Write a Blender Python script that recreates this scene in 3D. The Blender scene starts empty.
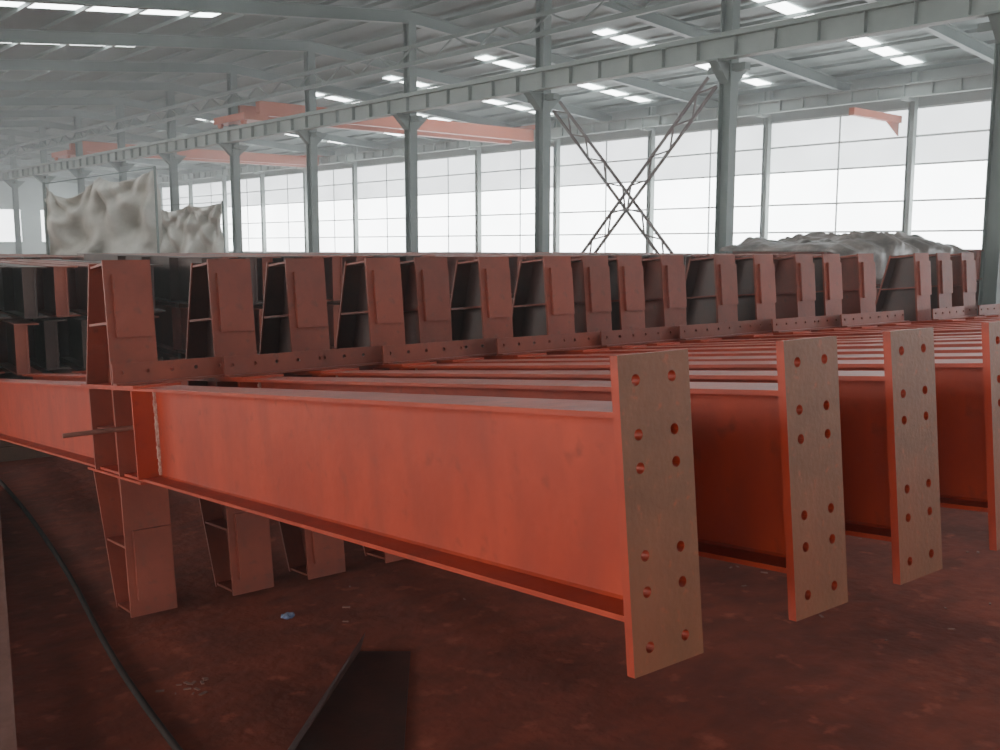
import bpy, bmesh, math, random
from mathutils import Vector, Matrix, noise
random.seed(7)
D=bpy.data; C=bpy.context
scene=C.scene
TH=math.radians(41.8); CAMZ=1.9
AR=math.radians(-6.0)          # yard grid of fabricated pieces vs. building grid
RA=Matrix.Rotation(AR,4,'Z')

# ------------------------------------------------------------------ materials
def new_mat(name):
    m=D.materials.new(name); m.use_nodes=True
    nt=m.node_tree; b=nt.nodes['Principled BSDF']
    return m,nt,b
def paint(name,c1,c2,rough=0.55,scale=6,spots=None,bump=0.05,metal=0.0,detail=6,rand=0.0,streak=None):
    m,nt,b=new_mat(name)
    tc=nt.nodes.new('ShaderNodeTexCoord')
    n=nt.nodes.new('ShaderNodeTexNoise'); n.inputs['Scale'].default_value=scale; n.inputs['Detail'].default_value=detail
    n.inputs['Roughness'].default_value=0.65
    nt.links.new(tc.outputs['Object'],n.inputs['Vector'])
    r=nt.nodes.new('ShaderNodeValToRGB')
    r.color_ramp.elements[0].position=0.32; r.color_ramp.elements[0].color=(*c1,1)
    r.color_ramp.elements[1].position=0.68; r.color_ramp.elements[1].color=(*c2,1)
    nt.links.new(n.outputs['Fac'],r.inputs['Fac'])
    col=r.outputs['Color']
    if spots:
        n2=nt.nodes.new('ShaderNodeTexNoise'); n2.inputs['Scale'].default_value=scale*4.3; n2.inputs['Detail'].default_value=4
        nt.links.new(tc.outputs['Object'],n2.inputs['Vector'])
        r2=nt.nodes.new('ShaderNodeValToRGB'); r2.color_ramp.elements[0].position=0.60; r2.color_ramp.elements[1].position=0.72
        nt.links.new(n2.outputs['Fac'],r2.inputs['Fac'])
        mx=nt.nodes.new('ShaderNodeMixRGB'); mx.inputs['Color2'].default_value=(*spots,1)
        nt.links.new(r2.outputs['Color'],mx.inputs['Fac']); nt.links.new(col,mx.inputs['Color1'])
        col=mx.outputs['Color']
    if streak:
        mp=nt.nodes.new('ShaderNodeMapping'); mp.inputs['Scale'].default_value=(3,5.5,1.3)
        nt.links.new(tc.outputs['Object'],mp.inputs['Vector'])
        n4=nt.nodes.new('ShaderNodeTexNoise'); n4.inputs['Scale'].default_value=1.4; n4.inputs['Detail'].default_value=5
        nt.links.new(mp.outputs['Vector'],n4.inputs['Vector'])
        r4=nt.nodes.new('ShaderNodeValToRGB'); r4.color_ramp.elements[0].position=0.45; r4.color_ramp.elements[1].position=0.75
        r4.color_ramp.elements[1].color=(.75,.75,.75,1)
        nt.links.new(n4.outputs['Fac'],r4.inputs['Fac'])
        mx=nt.nodes.new('ShaderNodeMixRGB'); mx.inputs['Color2'].default_value=(*streak,1)
        nt.links.new(r4.outputs['Color'],mx.inputs['Fac']); nt.links.new(col,mx.inputs['Color1'])
        col=mx.outputs['Color']
    if rand>0:
        oi=nt.nodes.new('ShaderNodeObjectInfo')
        mr=nt.nodes.new('ShaderNodeMapRange'); mr.inputs['To Min'].default_value=1-rand; mr.inputs['To Max'].default_value=1+rand
        nt.links.new(oi.outputs['Random'],mr.inputs['Value'])
        hs=nt.nodes.new('ShaderNodeHueSaturation')
        nt.links.new(mr.outputs['Result'],hs.inputs['Value']); nt.links.new(col,hs.inputs['Color'])
        col=hs.outputs['Color']
    nt.links.new(col,b.inputs['Base Color'])
    b.inputs['Roughness'].default_value=rough; b.inputs['Metallic'].default_value=metal
    if bump>0:
        bp=nt.nodes.new('ShaderNodeBump'); bp.inputs['Strength'].default_value=bump; bp.inputs['Distance'].default_value=0.02
        n3=nt.nodes.new('ShaderNodeTexNoise'); n3.inputs['Scale'].default_value=scale*8; n3.inputs['Detail'].default_value=3
        nt.links.new(tc.outputs['Object'],n3.inputs['Vector'])
        nt.links.new(n3.outputs['Fac'],bp.inputs['Height']); nt.links.new(bp.outputs['Normal'],b.inputs['Normal'])
    return m
def glow(name,col,strength,scale=0.6,lo=0.75):
    m,nt,b=new_mat(name)
    tc=nt.nodes.new('ShaderNodeTexCoord')
    n=nt.nodes.new('ShaderNodeTexNoise'); n.inputs['Scale'].default_value=scale; n.inputs['Detail'].default_value=3
    nt.links.new(tc.outputs['Object'],n.inputs['Vector'])
    mr=nt.nodes.new('ShaderNodeMapRange'); mr.inputs['From Min'].default_value=0.3; mr.inputs['From Max'].default_value=0.7
    mr.inputs['To Min'].default_value=strength*lo; mr.inputs['To Max'].default_value=strength
    nt.links.new(n.outputs['Fac'],mr.inputs['Value'])
    b.inputs['Base Color'].default_value=(0.6,0.62,0.62,1)
    b.inputs['Emission Color'].default_value=(*col,1)
    nt.links.new(mr.outputs['Result'],b.inputs['Emission Strength'])
    return m
RED=paint('red_oxide_primer',(0.29,0.027,0.009),(0.40,0.043,0.014),0.5,3.0,spots=(0.25,0.030,0.012),rand=0.08,streak=(0.235,0.028,0.013))
REDM=paint('red_oxide_primer_dusty',(0.185,0.037,0.023),(0.26,0.053,0.031),0.5,4.0,spots=(0.16,0.042,0.028),rand=0.2,streak=(0.14,0.034,0.023))
BRN=paint('thin_primer_plate',(0.145,0.058,0.029),(0.20,0.078,0.039),0.45,9.0,spots=(0.27,0.072,0.032),bump=0.08,rand=0.08,streak=(0.22,0.068,0.034))
DRK=paint('bare_shaded_web',(0.046,0.028,0.027),(0.095,0.038,0.031),0.4,5.0)  # unpainted steel, with the shadow inside the stubs put into its colour
STK=paint('stack_primer_dull',(0.15,0.040,0.028),(0.25,0.065,0.042),0.65,2.0,rand=0.2)
STKD=paint('stack_mill_scale',(0.05,0.036,0.034),(0.10,0.06,0.052),0.6,2.0)
WELD=paint('weld_chalk',(0.40,0.12,0.09),(0.75,0.60,0.52),0.7,45.0,bump=0.4)
FLR=paint('dusty_red_floor',(0.135,0.024,0.013),(0.29,0.056,0.029),0.88,1.6,spots=(0.37,0.085,0.048),bump=0.45,detail=14,streak=(0.13,0.026,0.015))
GST=paint('grey_structural_paint',(0.11,0.138,0.133),(0.14,0.17,0.162),0.6,1.0,bump=0)
GSTL=paint('light_grey_girder_paint',(0.17,0.205,0.19),(0.23,0.265,0.25),0.6,1.0,bump=0)
ROOF=paint('roof_sheet',(0.085,0.122,0.115),(0.12,0.158,0.148),0.7,0.3,bump=0)
WALL=paint('wall_siding',(0.22,0.27,0.265),(0.28,0.33,0.32),0.7,0.5,bump=0)
ORG=paint('crane_orange',(0.32,0.07,0.032),(0.38,0.085,0.04),0.5,0.8,bump=0)
TARP=paint('grey_tarp',(0.32,0.315,0.285),(0.50,0.485,0.44),0.6,1.6,bump=0.05)
TARPD=paint('dark_tarp',(0.05,0.044,0.043),(0.24,0.20,0.18),0.4,2.2,bump=0.2)
WOOD=paint('timber',(0.06,0.03,0.02),(0.10,0.05,0.03),0.8,6.0)
BLK=paint('rubber_black',(0.016,0.011,0.010),(0.04,0.022,0.018),0.8,8.0)
PINK=paint('dusty_angle_steel',(0.18,0.08,0.06),(0.26,0.12,0.095),0.6,6.0)
BLUE=paint('blue_wrapper',(0.03,0.06,0.2),(0.3,0.35,0.45),0.4,30.0)
WINL=glow('window_daylight',(0.94,0.99,1.0),12.0,0.25,0.8)
WINU=glow('window_film_daylight',(0.90,0.97,1.0),3.4,0.5,0.75)
WINS=glow('side_window_daylight',(1.0,0.96,0.90),7.2)
WINF=glow('front_window_daylight',(1.0,0.95,0.88),2.6)
SKY=glow('skylight_daylight',(0.95,1.0,1.0),14.0)
ENDW=glow('end_window_daylight',(0.93,0.98,1.0),7.0)

# ------------------------------------------------------------------ mesh helpers
def prism(bm,pts,off,mat=0,M=None):
    off=Vector(off); P=[Vector(p) for p in pts]
    a=[bm.verts.new((M@p) if M else p) for p in P]
    b=[bm.verts.new((M@(p+off)) if M else (p+off)) for p in P]
    fs=[bm.faces.new(a),bm.faces.new(list(reversed(b)))]
    n=len(P)
    for i in range(n):
        fs.append(bm.faces.new([a[i],b[i],b[(i+1)%n],a[(i+1)%n]]))
    for f in fs: f.material_index=mat
    return fs
def box(bm,x0,x1,y0,y1,z0,z1,mat=0,M=None):
    return prism(bm,[(x0,y0,z0),(x1,y0,z0),(x1,y1,z0),(x0,y1,z0)],(0,0,z1-z0),mat,M)
def bar(bm,p,q,w,h,mat=0,up=Vector((0,0,1))):
    p=Vector(p);q=Vector(q);d=(q-p).normalized()
    s=d.cross(up)
    if s.length<1e-4: s=Vector((1,0,0))
    s.normalize(); u=s.cross(d)
    s*=w/2;u*=h/2
    prism(bm,[p-s-u,p+s-u,p+s+u,p-s+u],q-p,mat)
def cyl(bm,p,q,r,n=12,mat=0):
    p=Vector(p);q=Vector(q);d=(q-p).normalized()
    s=d.orthogonal().normalized();u=d.cross(s)
    prism(bm,[p+(s*math.cos(t)+u*math.sin(t))*r for t in [2*math.pi*i/n for i in range(n)]],q-p,mat)
def finish(bm,name,mats,M=None,smooth=False,bevel=0):
    bmesh.ops.recalc_face_normals(bm,faces=bm.faces)
    me=D.meshes.new(name); bm.to_mesh(me); bm.free()
    for m in mats: me.materials.append(m)
    if smooth:
        for p in me.polygons: p.use_smooth=True
    ob=D.objects.new(name,me); C.collection.objects.link(ob)
    if M: ob.matrix_world=M
    if bevel:
        md=ob.modifiers.new('bevel','BEVEL'); md.width=bevel; md.segments=1; md.limit_method='ANGLE'
    return ob
def drill(bm_target,bx,holes,mats_idx,axis='Y'):
    b=bmesh.new(); box(b,*bx); bmesh.ops.recalc_face_normals(b,faces=b.faces)
    me=D.meshes.new('t1'); b.to_mesh(me); b.free(); o1=D.objects.new('t1',me); C.collection.objects.link(o1)
    b=bmesh.new()
    for (x,z,r) in holes: cyl(b,(x,bx[2]-.05,z),(x,bx[3]+.05,z),r,16)
    bmesh.ops.recalc_face_normals(b,faces=b.faces)
    me2=D.meshes.new('t2'); b.to_mesh(me2); b.free(); o2=D.objects.new('t2',me2); C.collection.objects.link(o2)
    md=o1.modifiers.new('b','BOOLEAN'); md.object=o2; md.operation='DIFFERENCE'; md.solver='EXACT'
    C.view_layer.update()
    ev=o1.evaluated_get(C.evaluated_depsgraph_get()); mm=D.meshes.new_from_object(ev)
    t=bmesh.new(); t.from_mesh(mm)
    for f in t.faces:
        f.material_index=mats_idx[0] if abs(f.normal.y)>0.9 else mats_idx[1]
    t.to_mesh(mm); t.free()
    bm_target.from_mesh(mm)
    for o in (o1,o2): D.objects.remove(o)

# ------------------------------------------------------------------ building shell
AL,AR_,B0,B1=-13.3,35.3,-14.0,100.0
RDG=19.0
def rz(a): return 9.3-.075*(a-RDG) if a>RDG else 9.3-.10*(RDG-a)
bm=bmesh.new(); box(bm,AL-.3,AR_+.3,B0-.3,B1+.3,-.2,0); finish(bm,'floor',[FLR])
bm=bmesh.new()
prism(bm,[(AL-.5,B0-.3,rz(AL)-.03),(RDG,B0-.3,rz(RDG)),(AR_+.5,B0-.3,rz(AR_)-.03),(AR_+.5,B0-.3,rz(AR_)+.07),(RDG,B0-.3,rz(RDG)+.1),(AL-.5,B0-.3,rz(AL)+.07)],(0,B1-B0+.6,0))
finish(bm,'ceiling',[ROOF])
bm=bmesh.new()
a=AL+.8
while a<AR_-.2:
    z=rz(a)-.05; box(bm,a-.03,a+.03,B0,B1,z-.11,z); a+=1.5
finish(bm,'roof_purlins',[GST])
bm=bmesh.new(); frames=[7.5+6*n for n in range(-3,16)]
for b in frames:
    for (s,e) in ((AL+.1,RDG),(RDG,AR_-.1)):
        for (dz0,dz1,w) in ((-.16,-.18,.22),(-.52,-.54,.22),(-.17,-.53,.02)):
            prism(bm,[(s,b-w/2,rz(s)+dz0),(e,b-w/2,rz(e)+dz0),(e,b-w/2,rz(e)+dz1),(s,b-w/2,rz(s)+dz1)],(0,w,0))
finish(bm,'roof_rafters',[GST])
bm=bmesh.new()
for b in [4.5+6*n for n in range(-2,16)]:
    for (s,e) in ((4.,14.),(24.5,34.2)):
        prism(bm,[(s,b-.32,rz(s)-.045),(e,b-.32,rz(e)-.045),(e,b+.32,rz(e)-.045),(s,b+.32,rz(s)-.045)],(0,0,.01))
finish(bm,'skylight_panels',[SKY])
# right side wall
bm=bmesh.new(); box(bm,AR_,AR_+.15,B0,B1,0,1.4); box(bm,AR_,AR_+.15,B0,B1,6.8,rz(AR_)); finish(bm,'wall_right',[WALL])
bm=bmesh.new(); box(bm,AR_+.05,AR_+.08,B0,B1,1.4,4.8); finish(bm,'window_1',[WINL])
bm=bmesh.new(); box(bm,AR_+.05,AR_+.08,B0,B1,4.8,6.8); finish(bm,'window_2',[WINU])
WTR=paint('window_trim_light',(0.5,0.55,0.55),(0.6,0.65,0.65),.6,1,bump=0)
bm=bmesh.new()
for z in (1.4,2.4,3.5,4.8,5.8,6.8): box(bm,AR_-.03,AR_+.04,B0,B1,z-.035,z+.035)
b=4.9-18
while b<B1:
    box(bm,AR_-.01,AR_+.04,b+2.97,b+3.03,1.4,6.8); b+=6
finish(bm,'trim_1',[WTR])
# left wall
bm=bmesh.new(); box(bm,AL-.15,AL,B0,B1,0,.6); box(bm,AL-.15,AL,B0,B1,5.3,rz(AL)); finish(bm,'wall_left',[WALL])
bm=bmesh.new(); box(bm,AL-.08,AL-.05,B0,B1,.6,5.3); finish(bm,'window_3',[WINS])
bm=bmesh.new()
for z in (.6,2.3,3.9,5.3): box(bm,AL-.04,AL+.08,B0,B1,z-.05,z+.05)
finish(bm,'trim_2',[WALL])
def endwall(name,b,t,wname,wins,mat):
    bm=bmesh.new()
    z0,z1=wins[0][2],wins[0][3]
    box(bm,AL,AR_,b,b+t,0,z0)
    prism(bm,[(AL,b,z1),(AR_,b,z1),(AR_,b,rz(AR_)),(RDG,b,rz(RDG)),(AL,b,rz(AL))],(0,t,0))
    a=AL
    for w in wins:
        box(bm,a,w[0],b,b+t,z0,z1); a=w[1]
    box(bm,a,AR_,b,b+t,z0,z1)
    finish(bm,name,[WALL])
    bm=bmesh.new()
    for w in wins: box(bm,w[0],w[1],b+t*.4,b+t*.6,z0,z1)
    finish(bm,wname,[mat])
endwall('wall_back',B1,.15,'window_4',[(AL+2+5.2*i,AL+2+5.2*i+3.4,2.2,5.2) for i in range(9)],ENDW)
endwall('wall_front',B0-.15,.15,'window_5',[(AL+3+8*i,AL+3+8*i+6,1.0,5.3) for i in range(5)],WINF)

# columns
def hcol(bm,a,b,z0,z1,d=.36,w=.3,t=.025):
    box(bm,a-w/2,a+w/2,b-d/2,b-d/2+t,z0,z1); box(bm,a-w/2,a+w/2,b+d/2-t,b+d/2,z0,z1); box(bm,a-.01,a+.01,b-d/2+t,b+d/2-t,z0,z1)
AC=19.0
for b in frames:
    if b<1: continue
    bm=bmesh.new(); hcol(bm,AC,b,0,rz(AC)-.54,.32,.28)
    box(bm,AC-.3,AC+.3,b-.3,b+.3,0,.03)
    prism(bm,[(AC-.62,b-.12,5.93),(AC-.17,b-.12,5.5),(AC-.17,b-.12,5.93)],(0,.24,0))
    box(bm,AC-.66,AC-.17,b-.16,b+.16,5.93,5.97)
    prism(bm,[(AC+.17,b-.12,5.5),(AC+.62,b-.12,5.93),(AC+.17,b-.12,5.93)],(0,.24,0))
    box(bm,AC-.1,AC+.1,b-.5,b+.5,5.76,5.92)
    finish(bm,'steel_column',[GST])
bm=bmesh.new()
x=AC-.42
for (z0,z1,w) in ((5.97,6.0,.28),(6.42,6.46,.34),(6.0,6.42,.02)): box(bm,x-w/2,x+w/2,B0+.1,B1-.1,z0,z1)
box(bm,x-.04,x+.04,B0+.1,B1-.1,6.46,6.56)
b=B0+1
while b<B1-.5:
    box(bm,x-.13,x+.13,b-.01,b+.01,6.0,6.42); b+=1.0
finish(bm,'crane_runway_girder',[GSTL])
bm=bmesh.new()
for z in (7.45,7.95): box(bm,AC-.3,AC-.18,B0+.1,B1-.1,z-.06,z+.06)
b=B0+1; s=0
while b<B1-1.5:
    bar(bm,(AC-.24,b,7.45 if s else 7.95),(AC-.24,b+1,7.95 if s else 7.45),.05,.05); b+=1; s=1-s
finish(bm,'tie_truss',[GST])
b=4.9-12
while b<B1-1:
    bm=bmesh.new(); hcol(bm,AR_-.32,b,0,rz(AR_)-.05,.24,.26)
    box(bm,AR_-1.0,AR_-.47,b-.14,b+.14,6.98,7.08)
    finish(bm,'wall_column',[GSTL]); b+=6
bm=bmesh.new(); x=AR_-.8
for (z0,z1,w) in ((7.08,7.11,.26),(7.52,7.56,.3),(7.11,7.52,.02)): box(bm,x-w/2,x+w/2,B0+.1,B1-.1,z0,z1)
b=B0+1
while b<B1-.5:
    box(bm,x-.13,x+.13,b-.02,b+.02,7.11,7.52); b+=1.0
finish(bm,'crane_runway_girder',[GSTL])
def laced(bm,p,q,g=.32):
    p=Vector(p);q=Vector(q);d=(q-p);L=d.length;d.normalize()
    n=Vector((1,0,0)).cross(d).normalized()*g/2
    bar(bm,p+n,q+n,.06,.06);bar(bm,p-n,q-n,.06,.06)
    k=int(L/.45)
    for i in range(k):
        u=p+d*(L*i/k);v=p+d*(L*(i+1)/k)
        s=1 if i%2 else -1
        bar(bm,u+n*s,v-n*s,.035,.035)
bm=bmesh.new()
laced(bm,(AC-.05,13.9,5.6),(AC-.05,19.1,.25)); laced(bm,(AC+.12,13.9,.25),(AC+.12,19.1,5.6))
finish(bm,'cross_bracing',[paint('brace_brown',(0.09,0.07,0.07),(0.13,0.10,0.095),.6,2,bump=0)])
def crane(b):
    bm=bmesh.new()
    for y in (b-.8,b+.8):
        box(bm,AC+.3,AR_-1.0,y-.15,y+.15,7.0,7.55)
    x=AC-.42
    box(bm,x-.15,x+.9,b-1.3,b+1.3,6.74,7.0)
    for y in (b-1.0,b+1.0): cyl(bm,(x-.06,y,6.72),(x+.06,y,6.72),.15,16)
    box(bm,AR_-1.3,AR_-.62,b-1.3,b+1.3,7.56,7.76)
    box(bm,25,26.4,b-.9,b+.9,7.55,7.9,1)
    cyl(bm,(25.8,b,7.1),(25.8,b,7.55),.1,10,1)
    finish(bm,'overhead_crane',[ORG,GST])
crane(36.8); crane(57)
bm=bmesh.new(); box(bm,31.4,34.8,17.2,17.4,6.25,6.5); prism(bm,[(34.8,17.3,5.8),(34.8,17.3,6.25),(33.9,17.3,6.25)],(0,.05,0))
finish(bm,'wall_jib_crane',[ORG])

# ------------------------------------------------------------------ fabricated beams
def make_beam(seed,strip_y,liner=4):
    bm=bmesh.new(); L=8.6
    hw=.105
    rows=[.34-.68*f for f in (.08,.25,.355,.63,.745,.92)]
    holes=[(x,z,.0125) for z in rows for x in (-.058,.052)]
    drill(bm,(-hw-.003,hw+.003,0,.022,-.34,.34),holes,(2,0))
    ft=.013
    def flange(z,y0,y1,w): box(bm,-w/2,w/2,y0,y1,z-ft,z,0)
    flange(.22,.022,L,.19); flange(-.217,.022,L,.19)
    box(bm,-.005,.005,.022,L,-.217,.207,0)
    for sx in (-1,1):
        prism(bm,[(sx*.005,.022,-.217),(sx*.013,.022,-.217),(sx*.005,.030,-.217)],(0,0,.424),0)
        prism(bm,[(sx*.005,.022,.207),(sx*.012,.022,.207),(sx*.005,.022,.200)],(0,3.28,0),0)
        prism(bm,[(sx*.005,.022,-.217),(sx*.012,.022,-.217),(sx*.005,.022,-.210)],(0,3.28,0),0)
    ys=3.62; W=.118
    box(bm,-.115,-.005,ys-.30,ys-.284,-.22,.207,0); box(bm,.005,.115,ys-.30,ys-.284,-.22,.207,0)
    for i in range(26):
        z=-.21+i*.016; r=.006+.004*random.random()
        box(bm,-.005-r*1.5,-.005,ys-.30-r*1.6,ys-.30,z,z+.015,3)
    box(bm,-.115,.115,ys-.33,ys+.62,.22,.232,0); box(bm,-.115,.115,ys-.33,ys+.62,-.242,-.23,0)
    for s in (-1,1):
        x0,x1=(-W,-.005) if s<0 else (.005,W)
        box(bm,x0,x1,ys,ys+.016,-.23,.207,1)
        box(bm,x0,x1,ys+.44,ys+.456,-.23,.207,1)
        box(bm,x0*.8,x1*.8,ys+.016,ys+.44,-.01,.0,1)
    zt=.86; zb=-.955
    for (z0,z1) in ((.232,zt),(-.242,zb)):
        box(bm,-W,W,ys,ys+.016,z0,z1,1)
        yf0=ys+.48; yf1=ys+.24
        prism(bm,[(-W,yf0,z0),(-W,yf0+.016,z0),(-W,yf1+.016,z1),(-W,yf1,z1)],(2*W,0,0),1)
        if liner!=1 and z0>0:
            prism(bm,[(-W+.008,yf0-.002,z0),(-W+.008,yf0,z0),(-W+.008,yf1,z1),(-W+.008,yf1-.002,z1)],(2*W-.016,0,0),liner)  # thin sheet over the inner flange face; index DRK paints in bare steel and shade
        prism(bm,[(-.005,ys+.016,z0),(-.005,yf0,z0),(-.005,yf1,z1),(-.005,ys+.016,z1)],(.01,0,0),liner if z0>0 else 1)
        for f in (.5,.97):
            z=z0+(z1-z0)*f; yy=yf0+(yf1-yf0)*f-.003
            box(bm,-W+.005,-.005,ys+.016,yy,z-.006,z+.006,1); box(bm,.005,W-.005,ys+.016,yy,z-.006,z+.006,1)
        zz0=z0+(z1-z0)*.38; zz1=z0+(z1-z0)*.88
        box(bm,-.08,.105,ys-.022,ys,zz0,zz1,1)
    drill(bm,(-.135,.43,strip_y,strip_y+.012,.234,.34),[(-.09+.125*i,.295,.010) for i in range(5)],(1,1))
    box(bm,-.135,.43,strip_y-.05,strip_y,.234,.244,1)
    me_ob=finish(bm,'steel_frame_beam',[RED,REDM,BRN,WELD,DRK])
    me=me_ob.data; D.objects.remove(me_ob); return me
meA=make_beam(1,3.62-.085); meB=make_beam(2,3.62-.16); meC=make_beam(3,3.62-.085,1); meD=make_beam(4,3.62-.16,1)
XS=[1.475,2.01,2.45,2.95,3.29,3.75,4.26,4.62,4.94,5.38,5.98,6.42,6.92,7.30,7.80,8.62,9.08,9.50]
TILT=math.radians(-5.8); YAW=math.radians(1.6)
for i,x in enumerate(XS):
    redden=i in (0,4,7,9,12,14,17)
    me=(meC if redden else meA) if i%2==0 else (meD if redden else meB)
    ob=D.objects.new('steel_frame_beam',me); C.collection.objects.link(ob)
    j=0 if i<4 else random.uniform(-.03,.03)
    ob.matrix_world=RA@Matrix.Translation((x,1.45+j,1.335))@Matrix.Rotation(YAW,4,'Z')@Matrix.Rotation(TILT,4,'X')
bm=bmesh.new(); cyl(bm,(1.0,5.02,.98),(1.36,5.02,.985),.012,10); 
finish(bm,'steel_rod',[PINK],RA)
zb_=.272
bm=bmesh.new()
for (s,e) in ((.9,5.2),(5.3,9.8)):
    box(bm,s,e,9.4,9.6,0,zb_*.5); box(bm,s,e,9.41,9.59,zb_*.5,zb_)
finish(bm,'timber_bearer',[WOOD],RA,bevel=.006)

# ------------------------------------------------------------------ stacks behind
def hsec(bm,x,y0,y1,z,w,h,mat,t=.014):
    box(bm,x-w/2,x+w/2,y0,y1,z,z+t,mat); box(bm,x-w/2,x+w/2,y0,y1,z+h-t,z+h,mat); box(bm,x-t/2,x+t/2,y0,y1,z+t,z+h-t,mat)
def stack(x0,x1,y0,y1,ztop,dark=.5,w=.22,h=.42):
    bm=bmesh.new(); n=int(ztop/(h+.05))
    hh=(ztop-.1)/n-.05
    for k in range(n):
        z=.1+k*(hh+.05)
        for yy in (y0+.6,(y0+y1)/2,y1-.6):
            box(bm,x0,x1,yy-.05,yy+.05,z-.05 if k else 0,z,2)
        x=x0+w/2+.02
        while x<x1-w/2:
            j=random.uniform(-.25,.1)
            m=1 if random.random()<dark else 0
            hsec(bm,x,y0+j,y1+random.uniform(-.3,.3),z,w,hh,m)
            for q in range(4):
                yq=y0+j+.02+q*1.1
                box(bm,x-w/2,x-.007,yq,yq+.01,z+.014,z+hh-.014,m)
            x+=w+random.uniform(.02,.12)
    finish(bm,'steel_beam_stack',[STK,STKD,WOOD],RA)
stack(-.6,3.3,10.5,16,1.74,.5)
stack(3.5,6.8,10.5,16,1.82,.25)
stack(7.0,10.3,10.5,16,1.80,.15)
stack(10.5,13.6,10.0,16,1.80,.15)
stack(13.8,17.4,10.0,16,1.74,.3)
stack(17.7,23,9.6,16,1.85,.1)
stack(2.5,8,17.5,24,1.75,.3)
stack(9,16,17.5,24,1.75,.3)
def sheet(name,fn,nu,nv,mat,M=None,thick=.01):
    bm=bmesh.new(); g=[[bm.verts.new(fn(i/nu,j/nv)) for j in range(nv+1)] for i in range(nu+1)]
    for i in range(nu):
        for j in range(nv): bm.faces.new([g[i][j],g[i+1][j],g[i+1][j+1],g[i][j+1]])
    ob=finish(bm,name,[mat],M,smooth=True)
    md=ob.modifiers.new('s','SOLIDIFY'); md.thickness=thick
    return ob
def f1(u,v):
    x=13.75+4.0*u; y=9.62+2.6*v
    env=max(0,math.sin(math.pi*min(1,max(0,u))))**.4
    z=1.79+.20*env+.16*env*noise.noise(Vector((x*1.6,y*1.3,0)))+.13*env*abs(noise.noise(Vector((x*4.5,y*4.5,3))))
    if v<.1:
        zl=1.25+.2*noise.noise(Vector((x*2.3,0,1))); z=zl+(z-zl)*v/.1; y=9.60+.12*v+.07*noise.noise(Vector((x*4,z*2,0)))
    return Vector((x,y,z))
sheet('tarp_covered_pile',f1,120,60,TARPD,RA)

def gp(fwd,right,z): # position on a ground grid, metres ahead / to the right of the viewpoint heading
    return Vector((right*math.cos(TH)+fwd*math.sin(TH),-right*math.sin(TH)+fwd*math.cos(TH),z))
def hang(P0,P1,zt0,zt1,zb,sag,seed,amp):
    P0=Vector(P0);P1=Vector(P1); d=(P1-P0); n=Vector((-d.y,d.x,0)).normalized()
    def top(u):
        return zt0+(zt1-zt0)*u-sag*(abs(math.sin(u*math.pi*2)))**.8*(1.2-u)
    def f(u,v):
        t=top(u); z=t+(zb-t)*v
        fo=0
        for (cu,w_) in ((0.0,.8),(0.5,.7),(1.0,1.0)):
            ang=math.atan2(u-cu,v+.12); rr=math.hypot(u-cu,v+.12)
            fo+=amp*w_*math.sin(ang*14+seed+1.5*noise.noise(Vector((u*4,v*3,seed+9))))*min(1,rr*1.6)*math.exp(-abs(u-cu)*1.6)
        fo+=amp*.9*noise.noise(Vector((u*4,v*3,seed)))+amp*.4*noise.noise(Vector((u*10,v*7,seed+2)))
        edge=.06*noise.noise(Vector((seed,v*4,0)))*(1-abs(2*u-1)*0)
        p=P0+d*(u+(.05*math.sin(v*3+seed)+edge)*v)+n*fo
        return Vector((p.x,p.y,z))
    return f,top
def tarp(P0,P1,zt0,zt1,zb,sag,seed,amp):
    f,top=hang(P0,P1,zt0,zt1,zb,sag,seed,amp)
    ob=sheet('hanging_tarp',f,150,80,TARP)
    bm=bmesh.new()
    for p,z in ((P0,zt0+.05),(P1,zt1+.05)): cyl(bm,(p.x,p.y,0),(p.x,p.y,z),.025,10)
    cyl(bm,(P0.x,P0.y,zt0+.02),(P1.x,P1.y,zt1+.02),.010,6)
    fr=finish(bm,'rope_and_poles',[GST]); fr.parent=ob
tarp(gp(20,-9.2,0),gp(20,-6.95,0),3.10,3.42,1.2,.34,1.3,.20)
tarp(gp(26,-9.0,0),gp(26,-7.3,0),2.90,3.0,1.3,.16,5.1,.16)

# ------------------------------------------------------------------ floor items
def tube(name,pts,r,mat):
    cu=D.curves.new(name,'CURVE'); cu.dimensions='3D'; cu.bevel_depth=r; cu.bevel_resolution=4; cu.resolution_u=12
    sp=cu.splines.new('NURBS'); sp.points.add(len(pts)-1); sp.use_endpoint_u=True; sp.order_u=4
    for q,p in zip(sp.points,pts): q.co=(*p,1)
    cu.materials.append(mat)
    ob=D.objects.new(name,cu); C.collection.objects.link(ob); return ob
tube('rubber_hose',[gp(9.5,-5.4,.016),gp(7.6,-3.95,.016),gp(6.1,-2.92,.016),gp(5.1,-2.28,.016),gp(4.2,-1.75,.016),gp(3.5,-1.25,.016),gp(2.6,-.6,.016)],.014,BLK)
bm=bmesh.new()
p=gp(7.4,-3.95,0);q=gp(2.6,-1.42,0)
bar(bm,p+Vector((0,0,.006)),q+Vector((0,0,.006)),.09,.01); 
dd=(q-p).normalized(); s=dd.cross(Vector((0,0,1)))*.04
bar(bm,p-s+Vector((0,0,.045)),q-s+Vector((0,0,.045)),.01,.09)
finish(bm,'steel_angle_bar',[PINK])
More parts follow.
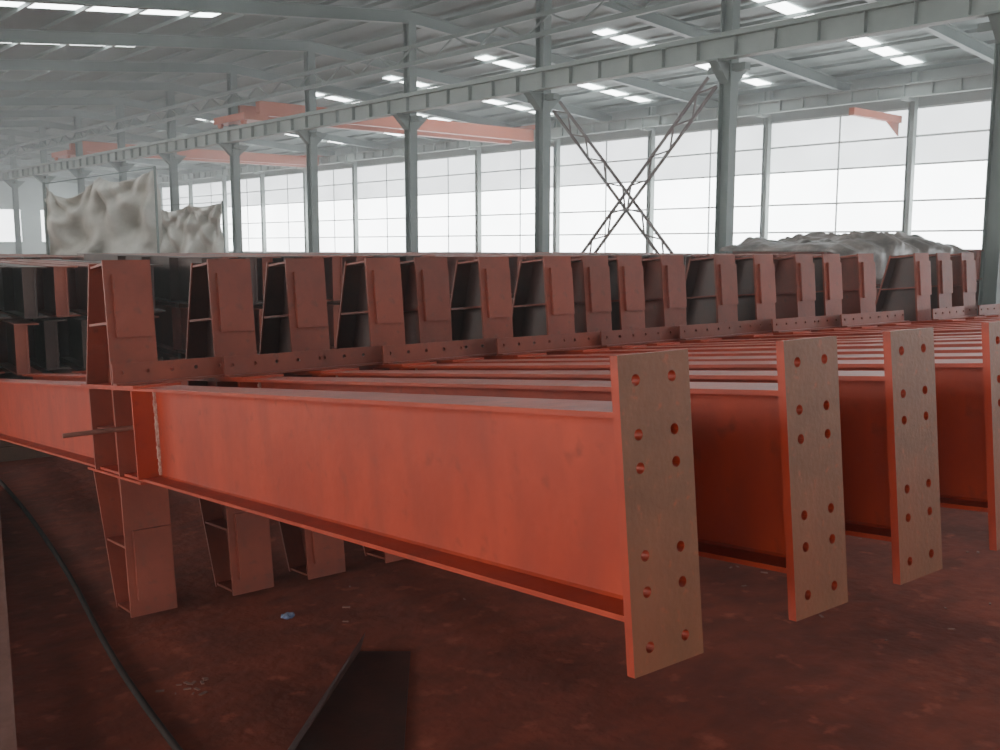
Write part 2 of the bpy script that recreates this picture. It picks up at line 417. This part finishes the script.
OFF=paint('offcut_rust',(0.04,0.012,0.009),(0.085,0.021,0.014),.5,6)
bm=bmesh.new()
P=[gp(4.36,-.42,.0),gp(3.1,-.34,.0),gp(3.1,-.82,.0),gp(4.36,-.66,.0)]
prism(bm,P,(0,0,.012))
up=[P[2],P[3],P[3]+gp(.06,.02,.075),P[2]+gp(0,-.01,.035)]
prism(bm,up,(.008,.006,.004),0)
finish(bm,'bent_steel_offcut',[OFF])
bm=bmesh.new()
c=gp(4.8,-1.09,.012)
bmesh.ops.create_icosphere(bm,subdivisions=3,radius=.032,matrix=Matrix.Translation(c)@Matrix.Diagonal((1.2,.8,.5,1)))
for v in bm.verts: v.co+=Vector((0,0,1))*0.012*noise.noise(v.co*60); v.co.z=max(v.co.z,0.0)
finish(bm,'crumpled_wrapper',[BLUE])
bm=bmesh.new()
for i in range(60):
    if i<12: c=gp(4.02+random.uniform(-.08,.08),-1.33+random.uniform(-.14,.14),0)
    else: c=gp(random.uniform(4.5,7.5),random.uniform(-1.0,3.2),0)
    r=random.uniform(.003,.008); an=random.uniform(0,6.28); M=Matrix.Translation(c)@Matrix.Rotation(an,4,'Z')
    box(bm,-r*2.5,r*2.5,-r,r,0,r*.7,0,M)
finish(bm,'metal_shavings',[PINK])

# ------------------------------------------------------------------ world, camera
w=D.worlds.new('World'); scene.world=w; w.use_nodes=True
nt=w.node_tree
nt.nodes['Background'].inputs['Color'].default_value=(0.8,0.88,1,1); nt.nodes['Background'].inputs['Strength'].default_value=1.0
vs=nt.nodes.new('ShaderNodeVolumeScatter'); vs.inputs['Density'].default_value=.0045; vs.inputs['Anisotropy'].default_value=.3
vs.inputs['Color'].default_value=(.95,1,1,1)
nt.links.new(vs.outputs['Volume'],nt.nodes['World Output'].inputs['Volume'])
cd=D.cameras.new('camera'); cam=D.objects.new('camera',cd); C.collection.objects.link(cam)
cd.sensor_width=36; cd.lens=35.1; cd.clip_start=.05; cd.clip_end=400
cam.location=(0,0,CAMZ); cam.rotation_euler=(math.radians(90-7.6),0,-TH)
scene.camera=cam
